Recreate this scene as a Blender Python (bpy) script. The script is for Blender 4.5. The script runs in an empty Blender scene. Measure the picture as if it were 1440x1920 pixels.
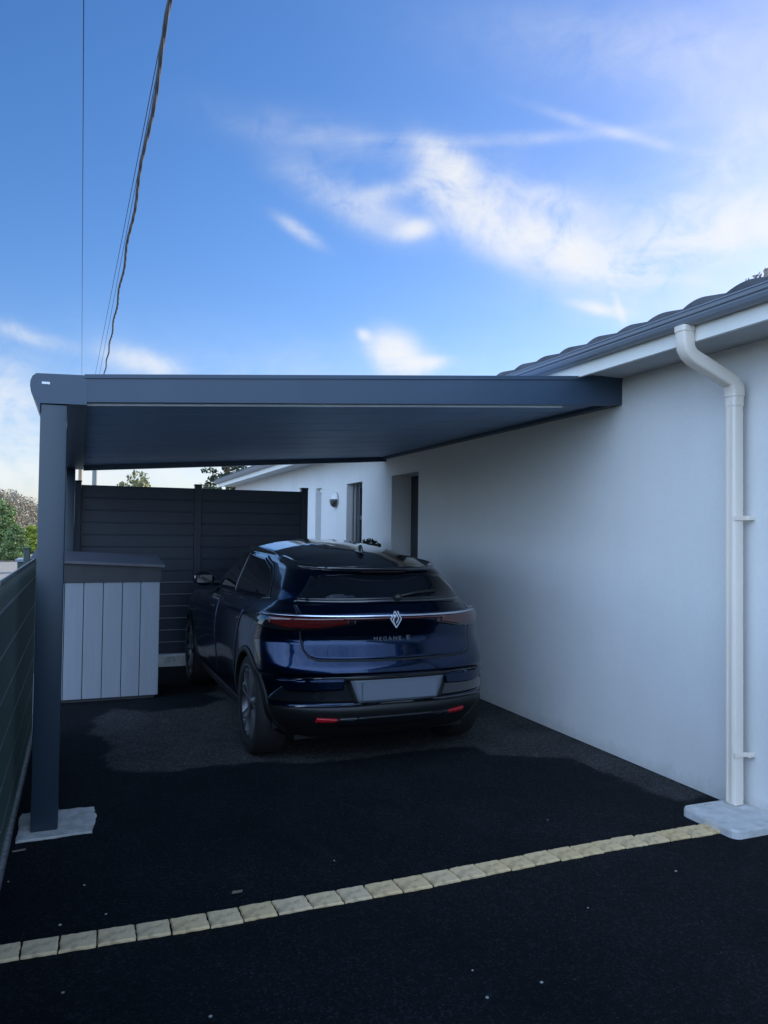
import bpy, bmesh, math, random
from math import radians as RAD, sin, cos, pi, exp
from mathutils import Vector, Matrix
from mathutils.bvhtree import BVHTree
import numpy as np
random.seed(7)
C = bpy.context.scene
col = C.collection

# ------------------------------------------------------------ camera
CAM_H = 1.55; YAW = 0.37604; PITCH = 0.02762; ROLL = 0.012; FPX = 1442.0
cd = bpy.data.cameras.new("camera"); cam = bpy.data.objects.new("camera", cd); col.objects.link(cam)
cd.sensor_fit = 'VERTICAL'; cd.sensor_height = 36.0; cd.lens = 36.0 * FPX / 1920.0
cd.clip_start = 0.05; cd.clip_end = 3000
RM = Matrix.Rotation(-YAW, 3, 'Z') @ Matrix.Rotation(pi/2 + PITCH, 3, 'X') @ Matrix.Rotation(ROLL, 3, 'Z')
cam.matrix_world = Matrix.Translation((0, 0, CAM_H)) @ RM.to_4x4()
C.camera = cam
C.render.resolution_x = 768; C.render.resolution_y = 1024

# ------------------------------------------------------------ light
SUN_AZ = 72.0    # degrees clockwise from +Y (to the right of the drive)
SUN_EL = 24.0
C.view_settings.view_transform = 'Standard'; C.view_settings.look = 'None'
C.view_settings.exposure = 1.2; C.view_settings.gamma = 1.0
sdir = Vector((sin(RAD(SUN_AZ))*cos(RAD(SUN_EL)), cos(RAD(SUN_AZ))*cos(RAD(SUN_EL)), sin(RAD(SUN_EL))))
sl = bpy.data.lights.new("sun", 'SUN'); so = bpy.data.objects.new("sun", sl); col.objects.link(so)
sl.energy = 3.2; sl.angle = RAD(0.5); sl.color = (1.0, 0.93, 0.82)
so.rotation_euler = sdir.to_track_quat('Z', 'Y').to_euler()

# ------------------------------------------------------------ sky with high cloud
def dir_of(px, py):          # direction in the sky of a spot, kept as azimuth and elevation
    d = RM @ Vector(((px-720)/FPX, -(py-960)/FPX, -1.0)); d.normalize()
    return math.atan2(d.x, d.y), math.asin(d.z)

W = bpy.data.worlds.new("World"); C.world = W; W.use_nodes = True
nt = W.node_tree; nt.nodes.clear()
def N(t, **kw):
    n = nt.nodes.new(t)
    for k, v in kw.items(): setattr(n, k, v)
    return n
def M(op, a, b=None, c=None, clamp=False):
    n = N('ShaderNodeMath', operation=op); n.use_clamp = clamp
    for i, v in enumerate((a, b, c)):
        if v is None: continue
        if isinstance(v, (int, float)): n.inputs[i].default_value = v
        else: nt.links.new(v, n.inputs[i])
    return n.outputs[0]
tc = N('ShaderNodeTexCoord'); sx = N('ShaderNodeSeparateXYZ'); nt.links.new(tc.outputs['Generated'], sx.inputs[0])
az = M('ARCTAN2', sx.outputs[0], sx.outputs[1]); el = M('ARCSINE', sx.outputs[2])
SKY_BLOBS = [ # centre, long axis, short axis, weight
 ((838,300),(40,26),(-12,16),1.0), ((850,360),(34,50),(-30,18),1.1), ((915,400),(70,44),(-26,36),1.1), ((1000,445),(90,40),(-16,38),1.1), ((1090,480),(90,26),(-8,34),1.2),
 ((1190,515),(90,10),(-2,13),1.1), ((1270,460),(120,-26),(8,34),1.0), ((1400,410),(120,-26),(10,44),1.3), ((1335,330),(90,-90),(20,22),.45), ((1040,370),(60,20),(-10,14),.6),
 ((1150,420),(260,40),(0,60),.30), ((700,400),(60,26),(-10,26),.65), ((775,430),(26,-4),(3,13),1.2), ((760,350),(90,-26),(6,14),.4),
 ((960,262),(190,-14),(3,10),.25), ((1180,255),(120,30),(-3,9),.4), ((560,432),(30,20),(-6,8),.6), ((590,340),(60,30),(-14,24),.25), ((620,260),(150,20),(-4,30),.2),
 ((745,668),(34,14),(-6,26),2.4), ((790,682),(34,-4),(3,9),2.0), ((1120,578),(36,8),(-3,8),1.0), ((1160,575),(8,24),(-5,3),.7),
 ((30,622),(75,22),(-4,11),.6), ((270,680),(60,16),(-4,16),.85), ((0,740),(75,60),(-30,40),.8), ((30,850),(170,20),(0,70),.75),
 ((1250,90),(340,-20),(6,60),.20), ((1400,250),(150,30),(0,120),.20), ((1300,560),(260,-20),(0,40),.25), ((300,890),(500,0),(0,30),.75), ((683,628),(9,5),(-3,7),.8), ((700,780),(700,0),(0,90),.22)]
mask = None
for (c, a, b, w) in SKY_BLOBS:
    p0 = dir_of(*c); p1 = dir_of(c[0]+a[0], c[1]+a[1]); p2 = dir_of(c[0]+b[0], c[1]+b[1])
    m = np.linalg.inv(np.array([[p1[0]-p0[0], p2[0]-p0[0]], [p1[1]-p0[1], p2[1]-p0[1]]]))
    da = M('SUBTRACT', az, p0[0]); de = M('SUBTRACT', el, p0[1])
    u = M('MULTIPLY_ADD', da, float(m[0,0]), M('MULTIPLY', de, float(m[0,1])))
    v = M('MULTIPLY_ADD', da, float(m[1,0]), M('MULTIPLY', de, float(m[1,1])))
    r2 = M('MULTIPLY_ADD', u, u, M('MULTIPLY', v, v))
    g = M('MULTIPLY', M('EXPONENT', M('MULTIPLY', r2, -0.75)), w)
    mask = g if mask is None else M('ADD', mask, g)
# mask for a made-up cloud bank behind the camera that brightens shaded walls
back = M('MULTIPLY', M('MULTIPLY_ADD', M('COSINE', M('ADD', az, 2.5)), 1.3, .05, clamp=True),
         M('EXPONENT', M('MULTIPLY', M('POWER', M('ABSOLUTE', M('MULTIPLY_ADD', el, 1.7, -.75)), 2.0), -1.0)))
def noise(vec, scale, detail, rough, dist=0.0):
    n = N('ShaderNodeTexNoise'); n.inputs['Scale'].default_value = scale; n.inputs['Detail'].default_value = detail
    n.inputs['Roughness'].default_value = rough; n.inputs['Distortion'].default_value = dist
    nt.links.new(vec, n.inputs['Vector']); return n.outputs['Fac']
mp = N('ShaderNodeMapping'); mp.inputs['Rotation'].default_value = (0.2, 0.5, 0.5); mp.inputs['Scale'].default_value = (0.7, 1.0, 2.4)
nt.links.new(tc.outputs['Generated'], mp.inputs[0])
n1 = noise(mp.outputs[0], 4.6, 10, .62, 1.1); n2 = noise(tc.outputs['Generated'], 24, 8, .62, .7)
tex = M('ADD', M('MULTIPLY', n1, .60), M('MULTIPLY', n2, .40))
tx = M('MULTIPLY_ADD', tex, 5.2, -1.85)
cl = M('MULTIPLY', mask, M('MAXIMUM', tx, 0.10))
cl = M('SUBTRACT', 1.0, M('EXPONENT', M('MULTIPLY', cl, -1.15)), clamp=True)
sky = N('ShaderNodeTexSky', sky_type='NISHITA'); sky.sun_disc = False
sky.sun_elevation = RAD(SUN_EL); sky.sun_rotation = RAD(SUN_AZ)
sky.air_density = 1.0; sky.dust_density = 0.6; sky.ozone_density = 3.0
hs = N('ShaderNodeHueSaturation'); hs.inputs['Saturation'].default_value = 1.26; hs.inputs['Value'].default_value = 1.0
nt.links.new(sky.outputs[0], hs.inputs['Color'])
mx = N('ShaderNodeMix', data_type='RGBA'); nt.links.new(cl, mx.inputs['Factor'])
tn = N('ShaderNodeMix', data_type='RGBA', blend_type='MULTIPLY'); tn.inputs['Factor'].default_value = 1
nt.links.new(hs.outputs[0], tn.inputs['A']); tn.inputs['B'].default_value = (.95, .86, .97, 1)
nt.links.new(tn.outputs['Result'], mx.inputs['A']); mx.inputs['B'].default_value = (4.7, 4.8, 4.9, 1)
bg = N('ShaderNodeBackground'); bg.inputs['Strength'].default_value = 0.085
# unseen bright bluish bank added behind the camera as fill light
bk = N('ShaderNodeMix', data_type='RGBA')
nt.links.new(M('MULTIPLY', back, M('MULTIPLY_ADD', tex, 2.2, -.35, clamp=True)), bk.inputs['Factor'])
nt.links.new(mx.outputs['Result'], bk.inputs['A']); bk.inputs['B'].default_value = (10.8, 15.2, 22.5, 1)
nt.links.new(bk.outputs['Result'], bg.inputs[0])
wo = N('ShaderNodeOutputWorld'); nt.links.new(bg.outputs[0], wo.inputs[0])

# ------------------------------------------------------------ materials
class Mat:
    def __init__(s, name, base=(.5,.5,.5), rough=.5, metal=0.0, coat=0.0, spec=.5, coat_rough=.03):
        s.m = bpy.data.materials.new(name); s.m.use_nodes = True; s.t = s.m.node_tree
        s.b = s.t.nodes['Principled BSDF']; s.b.inputs['Base Color'].default_value = (*base, 1)
        s.b.inputs['Roughness'].default_value = rough; s.b.inputs['Metallic'].default_value = metal
        s.b.inputs['Coat Weight'].default_value = coat; s.b.inputs['Coat Roughness'].default_value = coat_rough
        s.b.inputs['Specular IOR Level'].default_value = spec; s.c = s.t.nodes.new('ShaderNodeTexCoord'); s.base = base
    def noise(s, scale, detail=4, rough=.55, stretch=(1,1,1), coord='Object'):
        mp = s.t.nodes.new('ShaderNodeMapping'); mp.inputs['Scale'].default_value = stretch
        s.t.links.new(s.c.outputs[coord], mp.inputs[0])
        n = s.t.nodes.new('ShaderNodeTexNoise'); n.inputs['Scale'].default_value = scale
        n.inputs['Detail'].default_value = detail; n.inputs['Roughness'].default_value = rough
        s.t.links.new(mp.outputs[0], n.inputs['Vector']); return n.outputs['Fac']
    def ramp(s, fac, stops):
        r = s.t.nodes.new('ShaderNodeValToRGB'); s.t.links.new(fac, r.inputs[0])
        e = r.color_ramp.elements
        while len(e) < len(stops): e.new(.5)
        for k, (p, c) in enumerate(stops):
            e[k].position = p; e[k].color = (*c, 1) if isinstance(c, tuple) else (c, c, c, 1)
        return r.outputs[0]
    def color(s, out): s.t.links.new(out, s.b.inputs['Base Color']); return s
    def roughn(s, out): s.t.links.new(out, s.b.inputs['Roughness']); return s
    def vary(s, scale, amt, stretch=(1,1,1), detail=4):
        c = s.base; f = s.noise(scale, detail, .6, stretch)
        return s.color(s.ramp(f, [(.3, tuple(x*(1-amt) for x in c)), (.7, tuple(min(1, x*(1+amt)) for x in c))]))
    def bump(s, scale, strength, dist=.01, detail=5, stretch=(1,1,1)):
        b = s.t.nodes.new('ShaderNodeBump'); b.inputs['Strength'].default_value = strength; b.inputs['Distance'].default_value = dist
        s.t.links.new(s.noise(scale, detail, .6, stretch), b.inputs['Height']); s.t.links.new(b.outputs[0], s.b.inputs['Normal']); return s

MT = {}
def mk(name, *a, **k): MT[name] = Mat(name, *a, **k); return MT[name]
mk('wall', (.72,.71,.69), .9).vary(1.3, .035).bump(160, .35, .003, 6)
def wall_dirt():
    w = MT['wall']; L = w.t.links; nn = w.t.nodes
    gm = nn.new('ShaderNodeNewGeometry'); sp = nn.new('ShaderNodeSeparateXYZ'); L.new(gm.outputs['Position'], sp.inputs[0])
    src = w.b.inputs['Base Color'].links[0].from_socket
    def mth(op, a, b, c=None):
        q = nn.new('ShaderNodeMath'); q.operation = op
        for i, v in enumerate((a, b, c)):
            if v is None: continue
            if isinstance(v, float): q.inputs[i].default_value = v
            else: L.new(v, q.inputs[i])
        return q.outputs[0]
    lim = mth('MULTIPLY_ADD', w.noise(9, 6, .7), .26, -.03)
    f = w.ramp(mth('SUBTRACT', lim, sp.outputs[2]), [(.0, 0.0), (.10, .30)])
    fine = w.ramp(w.noise(38, 5, .75), [(.35, .95), (.65, 1.03)])
    streak = w.ramp(w.noise(2.4, 6, .65, (1,1,.16)), [(.35, .97), (.65, 1.01)])
    def mixc(m, a, b, fac):
        q = nn.new('ShaderNodeMix'); q.data_type = 'RGBA'; q.blend_type = m
        if isinstance(fac, float): q.inputs['Factor'].default_value = fac
        else: L.new(fac, q.inputs['Factor'])
        L.new(a, q.inputs['A'])
        if isinstance(b, tuple): q.inputs['B'].default_value = (*b, 1)
        else: L.new(b, q.inputs['B'])
        return q.outputs['Result']
    c = mixc('MULTIPLY', src, fine, .5); c = mixc('MULTIPLY', c, streak, .8)
    w.color(mixc('MIX', c, (.34,.32,.28), f))
wall_dirt()
mk('anthracite', (.034,.060,.098), .38).vary(4, .06).bump(500, .05, .001)
mk('anthracite_post', (.021,.036,.052), .38).vary(4, .06)
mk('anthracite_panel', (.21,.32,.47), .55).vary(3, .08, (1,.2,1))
mk('strip', (.82,.86,.90), .35)  # near-white base paints in the glint on the beam's lower lip
mk('slat_dark', (.013,.021,.036), .42).vary(6, .15, (1,6,6))
mk('slat_glint', (.19,.20,.22), .4)  # paler tone paints in light caught on the slat tops
mk('white_label', (.8,.8,.8), .5)
mk('tile', (.085,.088,.095), .75).vary(5, .35).bump(60, .4, .004)
mk('gutter', (.22,.25,.30), .35)
mk('soffit', (.50,.50,.50), .7).vary(6, .08)
mk('fascia', (.86,.84,.78), .6).vary(3, .05)
mk('pipe', (.80,.71,.61), .35).vary(4, .04, (1,1,.3))
mk('concrete', (.42,.41,.38), .9).vary(14, .28).bump(90, .6, .004)
mk('splash', (.55,.55,.54), .85).vary(16, .18).bump(120, .5, .003)
mk('kerb', (.12,.125,.125), .95).vary(30, .5, (1,1,3)).bump(70, .8, .008)
mk('mesh', (.035,.055,.050), .4)
mk('mesh_line', (.20,.23,.23), .35)
mk('mesh_pale', (.15,.175,.18), .6).bump(200,.5,.003)
mk('screen', (.014,.022,.020), .7).vary(30, .5, (1,1,.1)).bump(120, .5, .003, stretch=(1,1,.1))
mk('box_board', (.25,.275,.31), .6).vary(3, .06, (8,1,.6)).bump(30, .15, .002, stretch=(6,1,.3))
mk('box_dark', (.035,.036,.040), .6).vary(8, .2)
mk('box_lid', (.085,.085,.10), .5).vary(5, .15)
mk('door_dark', (.020,.024,.032), .35)
mk('shutter', (.11,.115,.12), .5)
mk('glass_dark', (.012,.014,.017), .06, spec=.6)
mk('glass_pale', (.30,.34,.36), .15)
mk('lamp_white', (.75,.75,.73), .3)
mk('lamp_metal', (.05,.05,.055), .3)
mk('stone', (.36,.33,.25), .9).bump(60, .7, .006)
mk('wood', (.30,.22,.14), .8).vary(8, .3, (1,1,.1))
mk('pole_concrete', (.20,.21,.20), .85).vary(5, .2)
mk('wire', (.02,.02,.022), .5)
mk('cable', (.085,.09,.10), .6)
mk('green_box', (.030,.055,.050), .45).vary(5, .2)
mk('bark', (.09,.07,.05), .9).vary(20, .3)
mk('paint', (.0016,.0130,.044), .20, metal=.92, coat=.55, coat_rough=.015)
mk('gloss_black', (.006,.007,.009), .12, coat=1.0)
mk('plastic', (.005,.0055,.006), .5).bump(300, .15, .001)
mk('car_glass', (.004,.006,.008), .03, spec=.65)
mk('seam', (.001,.001,.001), .8)
mk('chrome', (.62,.64,.68), .16, metal=1.0)
mk('dull_chrome', (.22,.23,.25), .35, metal=1.0)
mk('silver_strip', (.55,.58,.66), .22, metal=1.0)
mk('tail_red', (.060,.006,.006), .10, coat=1.0)
mk('red_reflector', (.42,.012,.02), .2, coat=.6)
mk('plate', (.12,.14,.17), .35)
mk('tyre', (.006,.006,.0065), .8).bump(80, .3, .002)
mk('rim', (.10,.105,.115), .3, metal=.8)
mk('rim_face', (.42,.43,.45), .28, metal=.9)
mk('sticker', (.4,.4,.42), .5)
mk('pebble', (.28,.28,.27), .8)
mk('dead_leaf', (.20,.16,.11), .8)
mk('terracotta', (.05,.05,.055), .6)
# stone colours differ from block to block
st = MT['stone']; oi = st.t.nodes.new('ShaderNodeObjectInfo')
r1 = st.ramp(oi.outputs['Random'], [(0, (.70,.50,.255)), (.5, (.77,.56,.30)), (1, (.72,.54,.33))])
r2 = st.ramp(st.noise(22, 6, .7), [(.28, .42), (.5, .90), (.75, 1.12)])
mm = st.t.nodes.new('ShaderNodeMix'); mm.data_type = 'RGBA'; mm.blend_type = 'MULTIPLY'; mm.inputs['Factor'].default_value = 1
st.t.links.new(r1, mm.inputs['A']); st.t.links.new(r2, mm.inputs['B']); st.color(mm.outputs['Result'])
# asphalt: dark fresh asphalt, a dry grey patch, small pale chips
def asphalt():
    a = mk('asphalt', (.016,.017,.018), .8)
    at = a.t.nodes.new('ShaderNodeAttribute'); at.attribute_name = 'dry'
    L = a.t.links; nn = a.t.nodes
    def mul(x, y, mode='MULTIPLY', f=1.0):
        q = nn.new('ShaderNodeMix'); q.data_type = 'RGBA'; q.blend_type = mode
        if isinstance(f, float): q.inputs['Factor'].default_value = f
        else: L.new(f, q.inputs['Factor'])
        L.new(x, q.inputs['A']); L.new(y, q.inputs['B']); return q.outputs['Result']
    wet = a.ramp(a.noise(1.6, 6, .65), [(.3, (.0040,.0060,.0080)), (.7, (.0090,.0115,.0140))])
    dry = a.ramp(a.noise(2.2, 6, .65), [(.3, (.034,.036,.037)), (.7, (.056,.057,.056))])
    base = mul(wet, dry, 'MIX', at.outputs['Fac'])
    grain = a.ramp(a.noise(170, 3, .7), [(.3, .30), (.5, .85), (.68, 2.1)])
    base = mul(base, grain)
    va = nn.new('ShaderNodeTexVoronoi'); va.inputs['Scale'].default_value = 95; L.new(a.c.outputs['Object'], va.inputs['Vector'])
    vc = nn.new('ShaderNodeSeparateColor'); L.new(va.outputs['Color'], vc.inputs[0])
    base = mul(base, a.ramp(vc.outputs[1], [(.0, .72), (.7, 1.0), (1.0, 2.1)]))
    base = mul(base, a.ramp(a.noise(.9, 5, .7, (1,.5,1)), [(.3, .80), (.62, 1.15), (.72, 1.9)]))
    v = nn.new('ShaderNodeTexVoronoi'); v.inputs['Scale'].default_value = 42; L.new(a.c.outputs['Object'], v.inputs['Vector'])
    sp = a.ramp(v.outputs['Distance'], [(.07, 1.0), (.12, 0.0)])
    v2 = nn.new('ShaderNodeSeparateColor'); L.new(v.outputs['Color'], v2.inputs[0])
    pick = a.ramp(v2.outputs[0], [(.88, 0.0), (.93, 1.0)])
    both = nn.new('ShaderNodeMath'); both.operation = 'MULTIPLY'; L.new(sp, both.inputs[0]); L.new(pick, both.inputs[1])
    chip = nn.new('ShaderNodeRGB'); chip.outputs[0].default_value = (.10,.10,.098,1)
    a.color(mul(base, chip.outputs[0], 'MIX', both.outputs[0]))
    a.b.inputs['Specular IOR Level'].default_value = .10
    b = nn.new('ShaderNodeBump'); b.inputs['Strength'].default_value = .9; b.inputs['Distance'].default_value = .006
    L.new(a.noise(140, 4, .7), b.inputs['Height']); L.new(b.outputs[0], a.b.inputs['Normal'])
asphalt()
mk('grass', (.09,.12,.03), .9).vary(3, .5)
mk('gravel', (.22,.205,.19), .95).vary(8, .2)
mk('paving_far', (.17,.165,.155), .9).vary(6, .2)
mk('hill', (.20,.20,.17), .95).vary(.08, .45, detail=8)
def leaf_mat(name, c1, c2, scale=2.0):
    m = mk(name, c1, .65); m.color(m.ramp(m.noise(scale, 5, .7), [(.3, c1), (.7, c2)]))
    m.b.inputs['Subsurface Weight'].default_value = 0
leaf_mat('leaf_green', (.10,.145,.05), (.22,.30,.10), 1.2)
leaf_mat('leaf_dark', (.014,.030,.014), (.035,.055,.025), 1.2)
leaf_mat('leaf_brown', (.19,.16,.12), (.33,.28,.20), 1.0)
leaf_mat('leaf_olive', (.14,.15,.06), (.26,.25,.10), 1.5)
leaf_mat('leaf_yellow', (.17,.24,.02), (.30,.34,.04), 1.0)

# ------------------------------------------------------------ helpers
def tag(o, label=None, cat=None, group=None, kind=None):
    if label: o['label'] = label
    if cat: o['category'] = cat
    if group: o['group'] = group
    if kind: o['kind'] = kind
    return o
def link(name, me, mat, parent=None, smooth=False):
    o = bpy.data.objects.new(name, me); col.objects.link(o)
    if mat: me.materials.append(MT[mat].m)
    if parent is not None: o.parent = parent
    if smooth:
        for p in me.polygons: p.use_smooth = True
    return o
def empty(name, loc=(0,0,0), rz=0.0):
    o = bpy.data.objects.new(name, None); o.empty_display_size = .2; col.objects.link(o)
    o.location = loc; o.rotation_euler.z = rz; return o
class MB:
    def __init__(s): s.bm = bmesh.new()
    def box(s, x0, x1, y0, y1, z0, z1, bev=0.0, rot=None):
        vs = [s.bm.verts.new((x, y, z)) for z in (z0, z1) for y in (y0, y1) for x in (x0, x1)]
        fs = [s.bm.faces.new([vs[i] for i in q]) for q in ((0,2,3,1),(4,5,7,6),(0,1,5,4),(2,6,7,3),(0,4,6,2),(1,3,7,5))]
        if rot is not None: bmesh.ops.transform(s.bm, matrix=rot, verts=vs)
        if bev > 0:
            es = list({e for f in fs for e in f.edges})
            bmesh.ops.bevel(s.bm, geom=es, offset=bev, segments=2, affect='EDGES', profile=.5)
        return s
    def prism(s, prof, p0, p1, ax_u, ax_v, close=True):
        """profile [(u,v)] swept from p0 to p1"""
        p0 = Vector(p0); p1 = Vector(p1); u = Vector(ax_u); v = Vector(ax_v)
        a = [s.bm.verts.new(p0 + u*q[0] + v*q[1]) for q in prof]; b = [s.bm.verts.new(p1 + u*q[0] + v*q[1]) for q in prof]
        n = len(prof)
        for i in range(n if close else n-1):
            s.bm.faces.new((a[i], a[(i+1)%n], b[(i+1)%n], b[i]))
        if close: s.bm.faces.new(a[::-1]); s.bm.faces.new(b)
        return s
    def tube(s, pts, r, n=8, rr=None, square=False, caps=True):
        pts = [Vector(p) for p in pts]; rings = []
        up = Vector((0,0,1)); ref = None
        for i, p in enumerate(pts):
            d = (pts[min(i+1, len(pts)-1)] - pts[max(i-1, 0)]).normalized()
            if ref is None:
                ref = d.cross(up if abs(d.z) < .9 else Vector((0,1,0))).normalized()
            ref = (ref - d*ref.dot(d)).normalized(); w = d.cross(ref)
            rad = rr[i] if rr else r
            rings.append([s.bm.verts.new(p + (ref*cos(2*pi*k/n+pi/n) + w*sin(2*pi*k/n+pi/n))*rad) for k in range(n)])
        for a, b in zip(rings, rings[1:]):
            for k in range(n): s.bm.faces.new((a[k], a[(k+1)%n], b[(k+1)%n], b[k]))
        if caps: s.bm.faces.new(rings[0][::-1]); s.bm.faces.new(rings[-1])
        return s
    def lathe(s, prof, n=48, axis='X', off=(0,0,0)):
        rings = []; off = Vector(off)
        for (r, h) in prof:
            rg = []
            for k in range(n):
                a = 2*pi*k/n
                p = Vector((h, r*cos(a), r*sin(a))) if axis == 'X' else (Vector((r*cos(a), h, r*sin(a))) if axis == 'Y' else Vector((r*cos(a), r*sin(a), h)))
                rg.append(s.bm.verts.new(p + off))
            rings.append(rg)
        for a, b in zip(rings, rings[1:]):
            for k in range(n): s.bm.faces.new((a[k], a[(k+1)%n], b[(k+1)%n], b[k]))
        return s
    def build(s, name, mat, parent=None, smooth=False, recalc=True):
        if recalc: bmesh.ops.recalc_face_normals(s.bm, faces=s.bm.faces)
        me = bpy.data.meshes.new(name); s.bm.to_mesh(me); s.bm.free()
        o = link(name, me, mat, parent, smooth)
        if smooth == 'auto':
            try: me.set_sharp_from_angle(angle=RAD(35))
            except Exception: pass
        return o
def rawmesh(name, verts, faces, mat, parent=None, smooth=False):
    me = bpy.data.meshes.new(name); me.from_pydata([tuple(map(float, v)) for v in verts], [], faces); me.update()
    return link(name, me, mat, parent, smooth)

# ------------------------------------------------------------ ground
MB().box(-400, 400, -200, 600, -1.2, -.03).build('ground', 'grass').__setitem__('kind', 'structure')
o = MB().box(-12, -.33, -6, 70, -.40, -.012).build('road', 'gravel'); tag(o, kind='structure')
o = MB().box(-.33, 3.55, 9.26, 40, -.40, -.010).build('path', 'paving_far'); tag(o, kind='structure')
PATCH = [(.136,6.83),(.30,7.12),(.62,6.87),(.80,7.0),(.95,7.3),(1.3,7.6),(1.6,8.8),(3.55,8.9),(3.55,3.64),(3.336,3.60),(3.26,3.99),(3.19,4.5),(2.99,4.66),(2.76,4.80),(2.72,5.02),(2.3,5.06),
         (1.73,5.02),(1.4,5.03),(1.137,5.17),(.85,5.18),(.61,5.17),(.35,5.19),(.20,5.30),(.165,5.6),(.26,5.86),(.22,6.15),(.13,6.3),(.15,6.5),(.10,6.7)]
PUDDLE = [(.75,7.45),(1.15,7.45),(1.3,7.2),(1.05,6.95),(.6,6.9),(.3,7.15),(.2,7.42)]
def inside_dist(P, poly):
    P = np.asarray(P); poly = np.asarray(poly); n = len(poly); ins = np.zeros(len(P), bool); dm = np.full(len(P), 1e9)
    for i in range(n):
        a, b = poly[i], poly[(i+1) % n]
        c = ((a[1] > P[:,1]) != (b[1] > P[:,1])) & (P[:,0] < (b[0]-a[0])*(P[:,1]-a[1])/((b[1]-a[1]) or 1e-9)+a[0]); ins ^= c
        ab = b-a; t = np.clip(((P-a)@ab)/(ab@ab), 0, 1); dm = np.minimum(dm, np.linalg.norm(P-(a+t[:,None]*ab), axis=1))
    return np.where(ins, dm, -dm)
def driveway():
    xs = np.arange(-.33, 3.551, .0388); ys = np.concatenate([np.arange(-16, 1.0, .5), np.arange(1.0, 3.2, .1), np.arange(3.2, 9.27, .03)])
    V = np.array([(x, y) for y in ys for x in xs]); nx = len(xs)
    rng = np.random.RandomState(3)
    wob = sum(a*np.sin(V[:,0]*fx+p)*np.sin(V[:,1]*fy+q) for a, fx, fy, p, q in [(.03,5,4,1,2),(.018,13,11,.3,1),(.010,31,27,2,.4),(.006,70,66,1,1)])
    d = inside_dist(V, PATCH)+wob
    s = np.clip(d/.025+.5, 0, 1)*(.85+.15*np.clip(d/.5, 0, 1)); d2 = inside_dist(V, PUDDLE)+wob*.7; s = s*(1-np.clip(d2/.05+.5, 0, 1))
    dist = np.hypot(V[:,0]-.15, V[:,1]-5.55)
    zz = .0018*np.sin(V[:,0]*4.1+1)*np.sin(V[:,1]*3.3)
    faces = [(j*nx+i, j*nx+i+1, (j+1)*nx+i+1, (j+1)*nx+i) for j in range(len(ys)-1) for i in range(nx-1)]
    o = rawmesh('driveway', [(v[0], v[1], z) for v, z in zip(V, zz)], faces, 'asphalt', smooth=True)
    sc = np.exp(-(((V[:,0]-1.10)*.55-(V[:,1]-3.6)*.12)/.07)**2)*np.exp(-((V[:,1]-3.62)/.35)**2)*(.5+.5*np.sin(V[:,0]*41+V[:,1]*17))
    s = np.clip(s+.10*sc, 0, 1)
    at = o.data.attributes.new('dry', 'FLOAT', 'POINT'); at.data.foreach_set('value', s.astype(np.float32))
    tag(o, kind='structure')
driveway()
# far hills
def hills():
    vs = []; fs = []; n = 90
    for j in range(14):
        for i in range(n):
            a = -1.3 + 2.3*i/(n-1); r = 170+j*26; t = j/13
            h = 11.5*sin(t*pi/2)*(1+.28*sin(a*5+.6)+.12*sin(a*13+2)+.05*sin(a*37+j)) 
            vs.append((r*sin(a), r*cos(a), h-.5))
    for j in range(13):
        for i in range(n-1): fs.append((j*n+i, j*n+i+1, (j+1)*n+i+1, (j+1)*n+i))
    tag(rawmesh('hills', vs, fs, 'hill', smooth=True), kind='structure')
hills()

# ------------------------------------------------------------ paving stones
def paving():
    ctrl_x = [-.9,-.24,.44,1.26,2.24,3.17]; ctrl_y = [3.15,3.150,3.128,3.147,3.190,3.198]
    stones = []; x = -.305; i = 0; xs_end = 3.12
    while x < xs_end:
        L = .138+random.uniform(-.010,.012); L = min(L, 3.19-x)
        cx = x+L/2; cy = float(np.interp(cx, ctrl_x, ctrl_y))+random.uniform(-.004,.004)
        bm = bmesh.new(); n = 7
        hw = (L-.0065)/2; hd = .058+random.uniform(-.003,.003)
        pts = []
        for (ax, ay), (bx_, by_) in zip([(-hw,-hd),(hw,-hd),(hw,hd),(-hw,hd)], [(hw,-hd),(hw,hd),(-hw,hd),(-hw,-hd)]):
            for k in range(n): t = k/n; pts.append((ax+(bx_-ax)*t+random.uniform(-.0022,.0022), ay+(by_-ay)*t+random.uniform(-.0022,.0022)))
        lo = [bm.verts.new((p[0], p[1], -.03)) for p in pts]; up = [bm.verts.new((p[0], p[1], .006)) for p in pts]
        tp = [bm.verts.new((p[0]*.93, p[1]*.92, .0105+random.uniform(-.0006,.0006))) for p in pts]
        m = len(pts)
        for a, b in ((lo, up), (up, tp)):
            for k in range(m): bm.faces.new((a[k], a[(k+1)%m], b[(k+1)%m], b[k]))
        bm.faces.new(tp)
        me = bpy.data.meshes.new('paving_stone'); bm.to_mesh(me); bm.free()
        o = link('paving_stone', me, 'stone'); o.location = (cx, cy, 0); o.rotation_euler.z = random.uniform(-.02,.02)+ math.atan2(np.interp(cx+.1, ctrl_x, ctrl_y)-np.interp(cx-.1, ctrl_x, ctrl_y), .2)
        stones.append(o); tag(o, 'x', 'paving stone', 'beige paving stones in a row across the asphalt')
        x += L; i += 1
    ords = 'first second third fourth fifth sixth seventh eighth ninth tenth eleventh twelfth thirteenth fourteenth fifteenth sixteenth seventeenth eighteenth nineteenth twentieth twenty-first twenty-second twenty-third twenty-fourth twenty-fifth twenty-sixth twenty-seventh twenty-eighth'.split()
    for k, o in enumerate(reversed(stones)): o['label'] = 'beige paving stone, %s in the row counted from the downpipe slab' % ords[k]
paving()

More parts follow.
